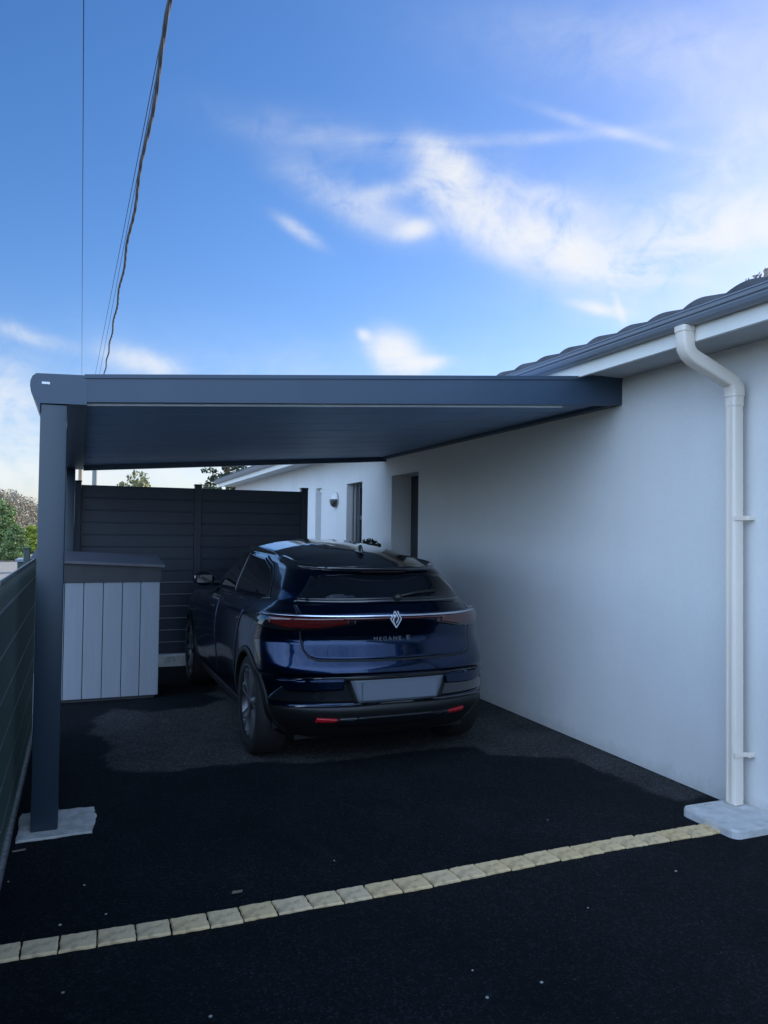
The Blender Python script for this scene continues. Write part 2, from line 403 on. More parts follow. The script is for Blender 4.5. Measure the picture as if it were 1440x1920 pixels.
# concrete footing round the post
def slab(name, poly, z0, z1, mat, jag=0.0, inset=.006, parent=None, n=8):
    bm = bmesh.new(); pts = []
    for i, a in enumerate(poly):
        b = poly[(i+1) % len(poly)]
        for k in range(n):
            t = k/n; pts.append((a[0]+(b[0]-a[0])*t+random.uniform(-jag, jag), a[1]+(b[1]-a[1])*t+random.uniform(-jag, jag)))
    cx = sum(p[0] for p in pts)/len(pts); cy = sum(p[1] for p in pts)/len(pts)
    def ring(z, ins): return [bm.verts.new((p[0]+(cx-p[0])*ins, p[1]+(cy-p[1])*ins, z)) for p in pts]
    rs = [ring(z0, 0), ring(z1-inset, 0), ring(z1, .02)]
    m = len(pts)
    for a, b in zip(rs, rs[1:]):
        for k in range(m): bm.faces.new((a[k], a[(k+1)%m], b[(k+1)%m], b[k]))
    bm.faces.new(rs[-1])
    me = bpy.data.meshes.new(name); bm.to_mesh(me); bm.free(); return link(name, me, mat, parent)
o = slab('concrete_footing', [(-.265,4.225),(.09,4.235),(.115,4.42),(.105,4.61),(-.09,4.62),(-.265,4.62)], -.05, .012, 'concrete', .006)
tag(o, 'rough pale concrete footing pad around the foot of the front post', 'footing')
rp = []
for cx_, cy_, a0 in ((3.20,3.08,pi),(3.50,3.08,-pi/2),(3.50,3.38,0),(3.20,3.38,pi/2)):
    for k in range(5): a = a0+k*pi/8; rp.append((cx_+.045*cos(a), cy_+.045*sin(a)))
sb = empty('splash_block', (0,0,0)); tag(sb, 'rounded pale concrete slab on the ground under the downpipe', 'slab')
o = slab('slab', rp, -.01, .045, 'splash', 0, .012, parent=sb, n=1)
MB().box(3.30, 3.345, 3.385, 3.40, .0452, .048).build('lifting_notch', 'concrete', sb)

# ------------------------------------------------------------ house
WX = 3.55
house = empty('house', (WX, 9, 0)); tag(house, 'long low white rendered house with grey tiled roof', 'house')
def hp(mb, name, mat, parent=house, **k):       # house part given in world coordinates
    o = mb.build(name, mat, parent, **k)
    if parent is house: o.location = (-WX, -9, 0)
    return o
OPEN = [ # y0,y1,z0,z1
 (7.94, 8.74, 0.02, 2.255), (9.80, 10.46, 0.95, 2.25), (11.70, 12.02, .95, 2.26)]
def wall_with_holes():
    mb = MB(); y = -5.0; Y1 = 19.0; X0, X1 = WX, WX+.42; ztop = 2.74
    for (a, b, z0, z1) in OPEN:
        mb.box(X0, X1, y, a, -.1, ztop); mb.box(X0, X1, a, b, z1, ztop)
        if z0 > .05: mb.box(X0, X1, a, b, -.1, z0)
        y = b
    mb.box(X0, X1, y, Y1, -.1, ztop)
    # remaining outer walls
    mb.box(X1, 12.5, -5.0, -4.6, -.1, ztop); mb.box(X1, 12.5, 18.6, 19.0, -.1, ztop); mb.box(12.1, 12.5, -4.6, 18.6, -.1, ztop)
    bmesh.ops.remove_doubles(mb.bm, verts=mb.bm.verts, dist=1e-4)
    # delete doubled inner faces
    seen = {}
    for f in list(mb.bm.faces):
        k = tuple(sorted(v.index for v in f.verts)) if False else tuple(sorted((round(v.co.x,3), round(v.co.y,3), round(v.co.z,3)) for v in f.verts))
        seen.setdefault(k, []).append(f)
    dd = [f for fs in seen.values() if len(fs) > 1 for f in fs]
    bmesh.ops.delete(mb.bm, geom=dd, context='FACES_ONLY')
    return mb
hp(wall_with_holes(), 'wall', 'wall')
# door
dr = hp(MB().box(WX+.26, WX+.31, 7.94, 8.74, .0, 2.255), 'door', 'door_dark')
MB().box(WX+.235, WX+.258, 8.60, 8.63, .95, 1.15, .004).build('handle', 'lamp_metal', dr)
# window with bars and slim window
wn = hp(MB().box(WX+.20, WX+.23, 9.80, 10.46, .95, 2.25), 'window', 'glass_dark')
m = MB()
for (a, b) in ((9.80, 9.86), (10.10, 10.15), (10.40, 10.46)): m.box(WX+.155, WX+.199, a, b, .95, 2.25)
m.box(WX+.157, WX+.199, 9.86, 10.40, 1.74, 1.80); m.box(WX+.157, WX+.199, 9.86, 10.40, 2.19, 2.25); m.box(WX+.157, WX+.199, 9.86, 10.40, .95, 1.01)
m.build('frame', 'shutter', wn)
m = MB()
for k in range(5): m.tube([(WX+.08, 9.86+k*.135, .95), (WX+.08, 9.86+k*.135, 2.25)], .011)
m.build('bar', 'shutter', wn)
MB().box(WX-.03, WX+.15, 9.78, 10.48, .90, .948, .004).build('sill', 'fascia', wn)
w2 = hp(MB().box(WX+.10, WX+.13, 11.70, 12.02, .95, 2.26), 'window', 'glass_pale'); w2['label'] = 'slim tall frosted window'
MB().box(WX+.07, WX+.099, 11.70, 12.02, 2.20, 2.26).build('frame', 'fascia', w2)
# soffit, fascia, gutter
ZS = 2.665
hp(MB().box(3.192, WX-.001, -5.3, 19.3, ZS, ZS+.02), 'soffit', 'soffit')
hp(MB().box(3.165, 3.19, -5.3, 19.3, 2.640, 2.79), 'fascia', 'fascia')
gp = [(0,.0),(-.012,.03)]
prof = [(.10,.095),(.10,.015),(.088,.0),(.045,-.004),(.018,.012),(.006,.040),(.006,.052),(-.006,.060),(-.010,.088),(-.016,.092),(-.016,.102),(-.004,.104),(0,.092),(.006,.066),(.014,.050),(.030,.020),(.050,.006),(.085,.008),(.093,.02),(.093,.095)]
gut = hp(MB().prism([(u+3.075, 2.794-(.104-v)*.66) for u, v in prof], (0,-5.3,0), (0,19.3,0), (1,0,0), (0,0,1)), 'gutter', 'gutter')
def roof():
    vs = []; fs = []; period = .30; per = 12; ys = []
    y = -5.35
    nyp = int(24.7/period); SL = .31
    rows = [0]
    xs = []; 
    for k in range(14): xs += [(k*.38, 0.0), (k*.38+.375, .0)]
    ncol = nyp*per+1
    for (x, _), idx in zip(xs, range(len(xs))):
        lift = .026 if idx % 2 == 0 else 0.0
        for j in range(ncol):
            ph = (j % per)/per
            w = abs(sin(pi*ph))**.75 * .036 + .010*sin(j*.37+idx//2)*.25
            jit = .006*sin((j//per)*5.3+(idx//2)*2.1)
            vs.append((3.085+x*cos(.3)+jit, -5.35+j*period/per, 2.775+x*SL+w+lift))
    for i in range(len(xs)-1):
        for j in range(ncol-1): a = i*ncol+j; fs.append((a, a+1, a+ncol+1, a+ncol))
    # thickness at the eave
    base = len(vs)
    for j in range(ncol): v = vs[j]; vs.append((v[0]+.004, v[1], 2.765+ (v[2]-2.775)*.55))
    for j in range(ncol-1): fs.append((j, base+j, base+j+1, j+1))
    tp = vs[(len(xs)-1)*ncol]
    o = rawmesh('roof', vs, fs, 'tile', house, True); o.location = (-WX,-9,0)
    # back slope and gable ends
    b = MB(); xr = tp[0]; zr = tp[2]-.03
    b.prism([(xr, zr),(12.9, 2.75),(12.9,2.70),(xr,zr-.1)], (0,-5.35,0), (0,19.3,0), (1,0,0), (0,0,1))
    o = b.build('roof_back_slope', 'tile', house); o.location = (-WX,-9,0)
    for y0, y1 in ((-4.98,-4.7),(18.7,18.98)):
        g = MB(); g.prism([(3.6,2.742),(xr,zr-.14),(12.4,2.742)], (0,y0,0), (0,y1,0), (1,0,0), (0,0,1))
        o = g.build('gable', 'wall', house); o.location = (-WX,-9,0)
roof()
# downpipe
def downpipe():
    y = 3.36; pts = [(3.120,y,2.728),(3.122,y,2.70),(3.125,y,2.64),(3.130,y,2.605),(3.150,y,2.575),(3.18,y,2.555),(3.42,y-.012,2.452),(3.452,y-.014,2.432),(3.468,y-.015,2.400),(3.47,y-.015,2.36),(3.47,y-.015,2.30)]
    def sq(pts, hw, hd, mb):
        rings = []
        pts = [Vector(p) for p in pts]
        for i, p in enumerate(pts):
            d = (pts[min(i+1,len(pts)-1)]-pts[max(i-1,0)]).normalized(); s = Vector((0,1,0)); s = (s-d*s.dot(d)).normalized(); w = d.cross(s)
            rg = []
            for k in range(20):
                a = 2*pi*k/20; c_, s_ = cos(a), sin(a); e = .35
                rg.append(mb.bm.verts.new(p + s*hw*math.copysign(abs(c_)**e, c_) + w*hd*math.copysign(abs(s_)**e, s_)))
            rings.append(rg)
        for a, b in zip(rings, rings[1:]):
            for k in range(20): mb.bm.faces.new((a[k], a[(k+1)%20], b[(k+1)%20], b[k]))
        mb.bm.faces.new(rings[0]); mb.bm.faces.new(rings[-1][::-1])
    mb = MB(); sq(pts[:], .040, .040, mb)
    dp = mb.build('downpipe', 'pipe', house, smooth='auto'); dp.location = (-WX,-9,0)
    mb = MB(); sq([(3.122,y,2.726),(3.122,y,2.695)], .044, .044, mb); mb.build('collar', 'pipe', dp, smooth='auto'); mb = MB(); sq([(3.455,y-.014,2.425),(3.469,y-.015,2.395),(3.47,y-.015,2.355)], .044, .044, mb)
    mb.build('collar', 'pipe', dp, smooth='auto')
    mb = MB(); sq([(3.47,y-.015,2.34),(3.47,y-.015,1.2),(3.47,y-.015,.05)], .0365, .0365, mb)
    for dx in (-.018, .018): mb.box(3.43-.0025, 3.434, y-.015+dx-.003, y-.015+dx+.003, .06, 2.33)
    mb.build('straight_pipe', 'pipe', dp, smooth='auto')
    for z in (1.66, .33):
        mb = MB(); mb.box(3.505, WX-.001, y-.085, y-.058, z-.012, z+.012, .003); mb.box(3.428, 3.512, y-.060, y-.052, z-.013, z+.013, .002)
        mb.build('bracket', 'pipe', dp)
downpipe()
# wall lamp
wl = empty('wall_lamp', (WX, 10.93, 2.045)); tag(wl, 'oval wall lamp with dark half shade between the two windows', 'wall lamp')
MB().lathe([(.0,-.012),(.085,-.012),(.095,-.02),(.095,-.035),(.0,-.036)][::-1], 24, 'X').build('back_plate', 'lamp_white', wl, True)
MB().lathe([(.0,-.12),(.03,-.118),(.06,-.10),(.08,-.07),(.088,-.036)], 24, 'X').build('diffuser', 'lamp_white', wl, True)
m = MB()
for i in range(9):
    pass
vs = []; fs = []
for i in range(13):
    a = pi+pi*i/12
    for r, h in ((.10,-.03),(.098,-.07),(.082,-.105),(.05,-.128),(.012,-.136)): vs.append((h, r*cos(a), r*sin(a)))
for i in range(12):
    for j in range(4): q = i*5+j; fs.append((q, q+1, q+6, q+5))
so_ = rawmesh('shade', vs, fs, 'lamp_metal', wl, True)
sm = so_.modifiers.new('t', 'SOLIDIFY'); sm.thickness = .006

wl.scale = (.72,1.15,1.2)
# ------------------------------------------------------------ carport
CX0, CX1 = -.245, WX-.002; CY0, CY1 = 4.30, 8.98; CF1 = 4.43
SLP = (2.475-2.20)/(3.55+.2)
carport = empty('carport', (-.14, 4.37, 0)); tag(carport, 'dark grey aluminium lean-to carport against the white house wall', 'carport')
def cp(mb, name, mat, parent=carport, **k):
    o = mb.build(name, mat, parent, **k)
    if parent is carport: o.location = (.14, -4.37, 0)
    return o
def zb(x): return 2.205 + (x+.2)*SLP       # underside
def slab_pts(mb, x0, x1, y0a, y0b, t, zlo, zhi, zlo1=None, zhi1=None):
    """beam from x0 to x1, front face y0a at x0 and y0b at x1, thickness t, z relative to the underside line"""
    zlo1 = zlo if zlo1 is None else zlo1; zhi1 = zhi if zhi1 is None else zhi1
    c = [(x0,y0a,zb(x0)+zlo),(x1,y0b,zb(x1)+zlo1),(x1,y0b+t,zb(x1)+zlo1),(x0,y0a+t,zb(x0)+zlo),
         (x0,y0a,zb(x0)+zhi),(x1,y0b,zb(x1)+zhi1),(x1,y0b+t,zb(x1)+zhi1),(x0,y0a+t,zb(x0)+zhi)]
    v = [mb.bm.verts.new(p) for p in c]
    for q in ((0,3,2,1),(4,5,6,7),(0,1,5,4),(1,2,6,5),(2,3,7,6),(3,0,4,7)): mb.bm.faces.new([v[i] for i in q])
yf = lambda x: 4.30 + (x+.2)/3.75*.125
m = MB(); slab_pts(m, .0, CX1, yf(0), yf(CX1), .06, -.002, .1385, -.002, .196)
fb = cp(m, 'front_beam', 'anthracite')
m = MB(); slab_pts(m, .005, CX1-.003, yf(0)-.008, yf(CX1)-.008, .05, .122, .1425, .176, .202); m.build('cap_strip', 'anthracite', fb)
m = MB(); slab_pts(m, .0, 3.08, yf(0)+.062, yf(3.08)+.062, .02, -.012, .004); m.build('lip_glint', 'strip', fb)  # lower lip of the beam, its reflected light painted as a pale line
# gutter along the low side with the rounded end
GP = [(-.224,2.350),(-.243,2.335),(-.252,2.31),(-.2535,2.285),(-.249,2.255),(-.240,2.23),(-.224,2.20),(-.212,2.17),(-.208,2.152),(-.204,2.152),(-.204,2.197),(.019,2.204),(.019,2.359)]
go = cp(MB().prism([(a, b+(.0)) for a, b in GP], (0,yf(0)-.0015,0), (0,CY1+.01,0), (1,0,0), (0,0,1)), 'gutter', 'anthracite')
MB().box(-.198,-.160, yf(0)-.005, yf(0)-.002, 2.296, 2.308).build('maker_plate', 'white_label', go)
m = MB(); slab_pts(m, 0.02, CX1, CY1-.05, CY1-.05, .06, -.03, .14); cp(m, 'rear_beam', 'anthracite')
m = MB(); m.prism([(WX-.065,0),(WX-.002,0),(WX-.002,.19),(WX-.065,.16)], (0,yf(3.5)+.064,zb(3.5)-.002), (0,CY1-.055,zb(3.5)-.002), (1,0,0), (0,0,1)); cp(m, 'wall_beam', 'anthracite')
# roof panels with shallow joints
y = 4.50; k = 0
while y < CY1-.06:
    y1 = min(y+.50, CY1-.052); m = MB()
    slab_pts(m, .0195, WX-.067, y+.011, y+.011, y1-y-.022, .026, .10)
    slab_pts(m, .0195, WX-.067, y-.006, y-.006, .034, .050, .06)
    cp(m, 'roof_panel', 'anthracite_panel'); y = y1
def post(x0, x1, y0, y1, z1):
    p = cp(MB().box(x0, x1, y0, y1, .012, z1, .007), 'post', 'anthracite_post', smooth='auto'); return p
post(-.203, -.074, 4.312, 4.442, 2.196)
post(-.208, -.058, 8.78, 8.91, 2.196)

# ------------------------------------------------------------ privacy fence at the back
pf = empty('privacy_fence', (1.27, 9.12, 0)); tag(pf, 'tall black slatted privacy fence closing the back of the carport', 'fence')
for i, px in enumerate((-.035, 1.27, 2.545)):
    o = MB().box(px-1.27-.04, px-1.27+.04, -.04, .04, 0, 2.075, .004).build('post', 'slat_dark', pf)
    MB().box(px-1.27-.046, px-1.27+.046, -.046, .046, 2.076, 2.092, .004).build('cap', 'slat_dark', o)
for a, b in ((.005, 1.23), (1.31, 2.505)):
    m = MB(); n = 14; z0 = .14; dz = (2.045-z0)/n
    for k in range(n):
        m.box(a-1.27, b-1.27, -.016, .016, z0+k*dz, z0+(k+1)*dz-.010, .004)
        m.box(a-1.27, b-1.27, -.008, .008, z0+(k+1)*dz-.010, z0+(k+1)*dz, 0)
    pn = m.build('slat_panel', 'slat_dark', pf)
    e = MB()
    for k in range(7): e.box(a-1.27+.002, b-1.27-.002, -.0195, -.0165, z0+k*dz+.001, z0+k*dz+.0085)  # added pale lines imitate light caught along the lower slats
    e.build('slat_glint', 'slat_glint', pn)
    MB().box(a-1.27, b-1.27, -.03, .03, 0, .128, .006).build('base_board', 'concrete', pf)

# ------------------------------------------------------------ storage box
def shear(o, x0=-.4):
    for v in o.data.vertices: v.co.z -= .047*(v.co.x-x0) if v.co.z > 1.08 else 0
bx = empty('storage_box', (.27, 7.44, 0)); tag(bx, 'grey plank storage box with dark overhanging lid behind the front post', 'storage box')
m = MB(); xs = [-.48,-.385,-.225,-.06,.105,.265,.435]
for a, b in zip([-.62,-.50]+xs[1:-1], [-.505]+xs[1:]): m.box(a+.003, b-.003, 0, .018, .03, 1.073, .003)
for k in range(6): m.box(.417, .435, .022+k*.118, .022+k*.118+.114, .03, 1.073, .003)
m.box(-.62,.416,.60,.72,.03,1.073); 
m.build('plank_wall', 'box_board', bx)
MB().box(-.61,.41,.02,.70,.02,1.06).build('inner_panel', 'box_dark', bx)
MB().box(-.60,.40,.03,.69,-.0,.03).build('plinth', 'box_dark', bx)
m = MB(); m.prism([(-.012,1.076),(.735,1.076),(.735,1.31),(-.012,1.250)], (-.64,0,0), (.442,0,0), (0,1,0), (0,0,1)); shear(m.build('lid_skirt', 'box_dark', bx))
m = MB(); m.prism([(-.05,1.250),(.77,1.312),(.77,1.338),(-.05,1.274)], (-.67,0,0), (.47,0,0), (0,1,0), (0,0,1)); shear(m.build('lid', 'box_lid', bx))

# ------------------------------------------------------------ mesh fence on the left
mf = empty('mesh_fence', (-.30, 0, 0)); tag(mf, 'dark green welded mesh fence with screening along the left edge', 'fence')
FY0, FY1 = -1.5, 6.25
m = MB(); n = int((FY1-FY0)/.05)
for k in range(n+1): m.box(-.0025,.0025, FY0-.0025+k*.05, FY0+.0025+k*.05, .07, 1.335)
m.build('vertical_wire', 'mesh', mf)['kind'] = 'stuff'
for z in (1.325, 1.20, 1.0, .80, .60, .40, .20, .09):
    m = MB(); r = .0075 if z > 1.1 else .006
    m.box(-.004-r, -.004+r*.2+.004, FY0, FY1, z-r, z+r, .001); m.build('horizontal_wire', 'mesh_line', mf)
MB().box(-.028,-.018, FY0, FY1, .055, 1.195).build('screening', 'screen', mf)
MB().box(-.040,-.032, FY0, FY1, 1.21, 1.300).build('upper_screening', 'mesh_pale', mf)
for k, (py, ph) in enumerate(((-1.5,1.325),(1.0,1.325),(3.6,1.325),(6.30,1.40))):
    o = MB().box(-.085,-.041, py-.03, py+.03, 0, ph, .004).build('post', 'mesh', mf)
    MB().box(-.09,-.041, py-.035, py+.035, ph+.001, ph+.012, .004).build('cap', 'mesh', o)
o = MB().box(-.335, -.285, -1.6, 9.7, -.3, .035, .004).build('kerb', 'kerb'); tag(o, 'narrow rough concrete kerb under the green mesh fence', 'kerb')
cb = empty('utility_cabinet', (-.66, 9.3, 0)); tag(cb, 'dark green cabinet with flat pale top beyond the left fence', 'cabinet')
MB().box(.04,.30,-.15,.25,-.02,1.19,.006).build('body', 'green_box', cb)
MB().box(.02,.32,-.17,.27,1.192,1.225,.006).build('top', 'gutter', cb)

# ------------------------------------------------------------ car
AXR, AXF, WR = .73, 3.41, .345
YR = [("z", "yr", "yf", "w", "Lr", "nr")]
# key rows: z at y = 0, 1, 2, 3, 4 ; yr ; yf ; half width ; rear corner length ; exponent
K = [
 ((.17,)*5, .34, 3.95, .72, .50, 2.6), ((.20,)*5, .20, 4.05, .77, .52, 2.6), ((.27,)*5, .105, 4.12, .800, .55, 2.6),
 ((.34,)*5, .052, 4.16, .830, .56, 2.6), ((.375,)*5, .034, 4.17, .842, .58, 2.6), ((.405,)*5, .028, 4.18, .848, .58, 2.6),
 ((.425,)*5, .034, 4.185, .852, .58, 2.6), ((.44,)*5, .045, 4.19, .858, .58, 2.6), ((.60,)*5, .048, 4.20, .863, .58, 2.5), ((.62,)*5, .016, 4.20, .863, .58, 2.5),
 ((.645,)*5, -.014, 4.20, .864, .60, 2.45), ((.672,)*5, -.010, 4.19, .864, .60, 2.45), ((.728,)*5, .022, 4.18, .862, .60, 2.45),
 ((.80,)*5, .064, 4.16, .858, .60, 2.4), ((.828,)*5, .079, 4.14, .856, .60, 2.4), ((.850,)*5, .082, 4.13, .853, .58, 2.35), ((.92,.92,.92,.91,.90), .064, 4.05, .840, .56, 2.3),
 ((.982,.97,.965,.95,.93), .042, 3.95, .815, .55, 2.25), ((1.010,.995,.985,.97,.945), .038, 3.85, .792, .54, 2.2),
 ((1.035,1.02,1.0,.98,.96), .062, 3.70, .755, .53, 2.2), ((1.085,1.05,1.02,.995,.985), .118, 3.50, .695, .50, 2.35),
 ((1.17,1.155,1.14,1.12,1.10), .200, 3.27, .650, .46, 2.6), ((1.252,1.275,1.29,1.265,1.25), .282, 2.93, .585, .46, 2.5),
 ((1.270,1.330,1.360,1.335,1.31), .302, 2.75, .555, .48, 2.45), ((1.277,1.348,1.378,1.355,1.32), .238, 2.72, .540, .52, 2.35), ((1.290,1.362,1.392,1.368,1.33), .233, 2.70, .528, .52, 2.35)]
ROOF_S = [1.0, .96, .88, .75, .58, .38, .18, .0]
def zroof(x, y):
    b = float(np.interp(y, [0,.22,.5,.85,1.3,1.8,2.2,2.7,3.0], [1.285,1.310,1.362,1.418,1.470,1.500,1.500,1.44,1.38]))
    return b - .078*(abs(x)/.54)**2.2
NU_R, NU_S, NU_F = 26, 84, 12
def contour(zs, yr, yf_, w, Lr, nr, taper=True):
    pts = []
    for k in range(NU_R):
        a = (pi/2)*k/NU_R; pts.append((w*sin(a)**(2/nr), yr+Lr*(1-cos(a)**(2/nr))))
    Lf = min(.75, (yf_-yr-Lr)*.45); nf = 2.3
    ya, yb = yr+Lr, yf_-Lf
    for k in range(NU_S): pts.append((w, ya+(yb-ya)*k/NU_S))
    for k in range(NU_F+1):
        a = (pi/2)*k/NU_F; pts.append((w*cos(a)**(2/nf), yf_-Lf*(1-sin(a)**(2/nf))))
    out = []
    for x, y in pts:
        z = float(np.interp(y, [0,1,2,3,4], zs)) if zs else 0
        f = 1.0
        f -= .035*max(0, (y-2.6)/1.6)**2
        if z < .9: f -= .012
        elif z < 1.02: f -= .012*(1.02-z)/.12
        dw = .006*exp(-((y-.75)/.42)**2)*exp(-((z-.72)/.22)**2) + .014*exp(-((y-AXF)/.40)**2)*exp(-((z-.66)/.2)**2) - .022*exp(-((y-2.05)/.75)**4)*exp(-((z-.47)/.13)**2)
        sgn = min(1, x/(w*.8+1e-6))
        out.append((x*f+dw*sgn**4, y, z))
    return np.array(out)
def body_rows():
    R = [contour(*k) for k in K]
    last = K[-1]; cy = (last[1]+last[2])/2; base = contour(*last)
    for s in ROOF_S:
        r = base.copy(); r[:,0] = base[:,0]*s*.985; r[:,1] = cy+(base[:,1]-cy)*(s*.985+.015*0)
        if s == 1.0:
            r[:,1] = cy+(base[:,1]-cy)*.992
        for i in range(len(r)): r[i,2] = zroof(r[i,0], r[i,1])
        if s == 1.0: r[:,2] = np.maximum(r[:,2]-.004, base[:,2]+.006)
        R.append(r)
    return np.array(R)
KR = body_rows()
def pchip_rows(R, sub=4):
    n = len(R); d = np.diff(R, axis=0); m = np.zeros_like(R)
    a, b = d[:-1], d[1:]; s = a*b
    with np.errstate(divide='ignore', invalid='ignore'):
        h = np.where(s > 0, 2*s/(a+b), 0)
    m[1:-1] = np.nan_to_num(h); m[0] = d[0]; m[-1] = d[-1]
    out = []
    for i in range(n-1):
        for k in range(sub):
            t = k/sub; h00 = 2*t**3-3*t*t+1; h10 = t**3-2*t*t+t; h01 = -2*t**3+3*t*t; h11 = t**3-t*t
            out.append(h00*R[i]+h10*m[i]+h01*R[i+1]+h11*m[i+1])
    out.append(R[-1]); return np.array(out)
BR = pchip_rows(KR)
car = empty('parked_car', (0,0,0)); tag(car, 'dark blue hatchback parked nose-in under the carport, seen from behind', 'car')
def car_body():
    nr, nu = BR.shape[:2]; verts = []; faces = []; idx = {}
    for r in range(nr):
        for sgn in (1, -1):
            for u in range(nu):
                x, y, z = BR[r, u]; verts.append((x*sgn, y, z))
    def vi(r, s, u): return r*2*nu + (0 if s > 0 else nu) + u
    for r in range(nr-1):
        for s in (1, -1):
            for u in range(nu-1):
                q = [vi(r,s,u), vi(r,s,u+1), vi(r+1,s,u+1), vi(r+1,s,u)]
                c = sum((Vector(verts[i]) for i in q), Vector())/4
                cut = False
                for ay in (AXR, AXF):
                    if abs(c.x) > .55 and math.hypot(c.y-ay, c.z-WR) < .385 and c.z < .80: cut = True
                if cut: continue
                faces.append(q if s < 0 else q[::-1])
    bm = bmesh.new(); bv = [bm.verts.new(v) for v in verts]
    for f in faces:
        try: bm.faces.new([bv[i] for i in f])
        except Exception: pass
    bmesh.ops.remove_doubles(bm, verts=bm.verts, dist=2e-4)
    bmesh.ops.delete(bm, geom=[v for v in bm.verts if not v.link_faces], context='VERTS')
    bmesh.ops.recalc_face_normals(bm, faces=bm.faces)
    me = bpy.data.meshes.new('body'); bm.to_mesh(me); bm.free()
    o = link('body', me, 'paint', car, True)
    me.materials.append(MT['gloss_black'].m)      # the roof skin is gloss black
    for p in me.polygons:
        c = p.center
        if c.z > 1.29 and c.z > zroof(c.x, c.y)-.045: p.material_index = 1
    return o
body = car_body()
bmf = bmesh.new()  # uncut copy for projecting trim on
_v = []
nr_, nu_ = BR.shape[:2]
full = np.concatenate([BR, BR[:, ::-1]*np.array([-1,1,1])], axis=1); nf_ = full.shape[1]
fv = [tuple(p) for row in full for p in row]; ff = []
for r in range(nr_-1):
    for u in range(nf_-1):
        ff.append((r*nf_+u, r*nf_+u+1, (r+1)*nf_+u+1, (r+1)*nf_+u))
    
BVH = BVHTree.FromPolygons(fv, ff, epsilon=1e-6)
def cast(mode, a, z, side=-1):
    a += .00037; z += .00019
    if mode == 'rear': o_, d = Vector((a, -3, z)), Vector((0,1,0))
    elif mode == 'side': o_, d = Vector((side*3, a, z)), Vector((-side,0,0))
    elif mode == 'top': o_, d = Vector((a, z, 3)), Vector((0,0,-1))
    else:
        th = RAD(a); d = Vector((-sin(th), cos(th), 0)); o_ = Vector((0,.9,z)) - d*3
    h = BVH.ray_cast(o_, d)
    if h[0] is None: return None, None
    n = h[1]
    if n.dot(d) > 0: n = -n
    return h[0], n
def patch(name, mat, mode, lo, hi, off=.003, nu=40, nv=10, parent=car, side=-1, skirt=.008, smooth=True, off_fn=None):
    """lo and hi: polylines [(a,z),...] of equal meaning start->end; loft between them and lay it on the body"""
    def samp(pl, t):
        L = [0]
        for p, q in zip(pl, pl[1:]): L.append(L[-1]+math.hypot(q[0]-p[0], q[1]-p[1]))
        s = t*L[-1]
        for i in range(len(pl)-1):
            if s <= L[i+1] or i == len(pl)-2:
                f = (s-L[i])/((L[i+1]-L[i]) or 1); return (pl[i][0]+(pl[i+1][0]-pl[i][0])*f, pl[i][1]+(pl[i+1][1]-pl[i][1])*f)
    P = {}; vs = []
    for j in range(nv+1):
        for i in range(nu+1):
            a = samp(lo, i/nu); b = samp(hi, i/nu); t = j/nv
            q = (a[0]+(b[0]-a[0])*t, a[1]+(b[1]-a[1])*t); p, n = cast(mode, q[0], q[1], side)
            if p is None: p, n = (vs[-1][0], vs[-1][1]) if vs else (Vector((0,0,0)), Vector((0,0,1)))
            vs.append((p, n))
    ofs = off
    co = [p+n*ofs for p, n in vs]; fs = []
    w = nu+1
    for j in range(nv):
        for i in range(nu): fs.append((j*w+i, j*w+i+1, (j+1)*w+i+1, (j+1)*w+i))
    ring = [i for i in range(w)] + [j*w+nu for j in range(1, nv+1)] + [nv*w+i for i in range(nu-1, -1, -1)] + [j*w for j in range(nv-1, 0, -1)]
    b0 = len(co)
    for i in ring: p, n = vs[i]; co.append(p+n*(ofs-skirt))
    m = len(ring)
    for k in range(m): fs.append((ring[k], b0+k, b0+(k+1) % m, ring[(k+1) % m]))
    bm = bmesh.new(); bv = [bm.verts.new(c) for c in co]
    for k, f in enumerate(fs):
        if len(set(f)) < 4: continue
        fc = bm.faces.new([bv[i] for i in f]); fc.smooth = (k < nu*nv)
    bmesh.ops.recalc_face_normals(bm, faces=bm.faces)
    me = bpy.data.meshes.new(name); bm.to_mesh(me); bm.free()
    o = link(name, me, mat, parent)
    return o
def line(name, mode, pts, wid=.006, off=.0045, mat='seam', parent=car, side=-1, n=None):
    """thin strip laid on the body along a polyline"""
    P = []
    for a, b in zip(pts, pts[1:]):
        L = math.hypot(b[0]-a[0], b[1]-a[1]) * (.02 if mode == 'radial' else 1); k = max(2, int(L/.02))
        for i in range(k): P.append((a[0]+(b[0]-a[0])*i/k, a[1]+(b[1]-a[1])*i/k))
    P.append(pts[-1]); W_ = []
    for p in P:
        c, nn = cast(mode, p[0], p[1], side)
        if c is not None: W_.append((c, nn))
    co = []; fs = []
    for i, (c, nn) in enumerate(W_):
        d = (W_[min(i+1, len(W_)-1)][0]-W_[max(i-1, 0)][0]).normalized(); s = d.cross(nn).normalized()*wid/2
        co += [c+nn*off+s, c+nn*off-s]
    for i in range(len(W_)-1): fs.append((2*i, 2*i+1, 2*i+3, 2*i+2))
    return rawmesh(name, co, fs, mat, parent)
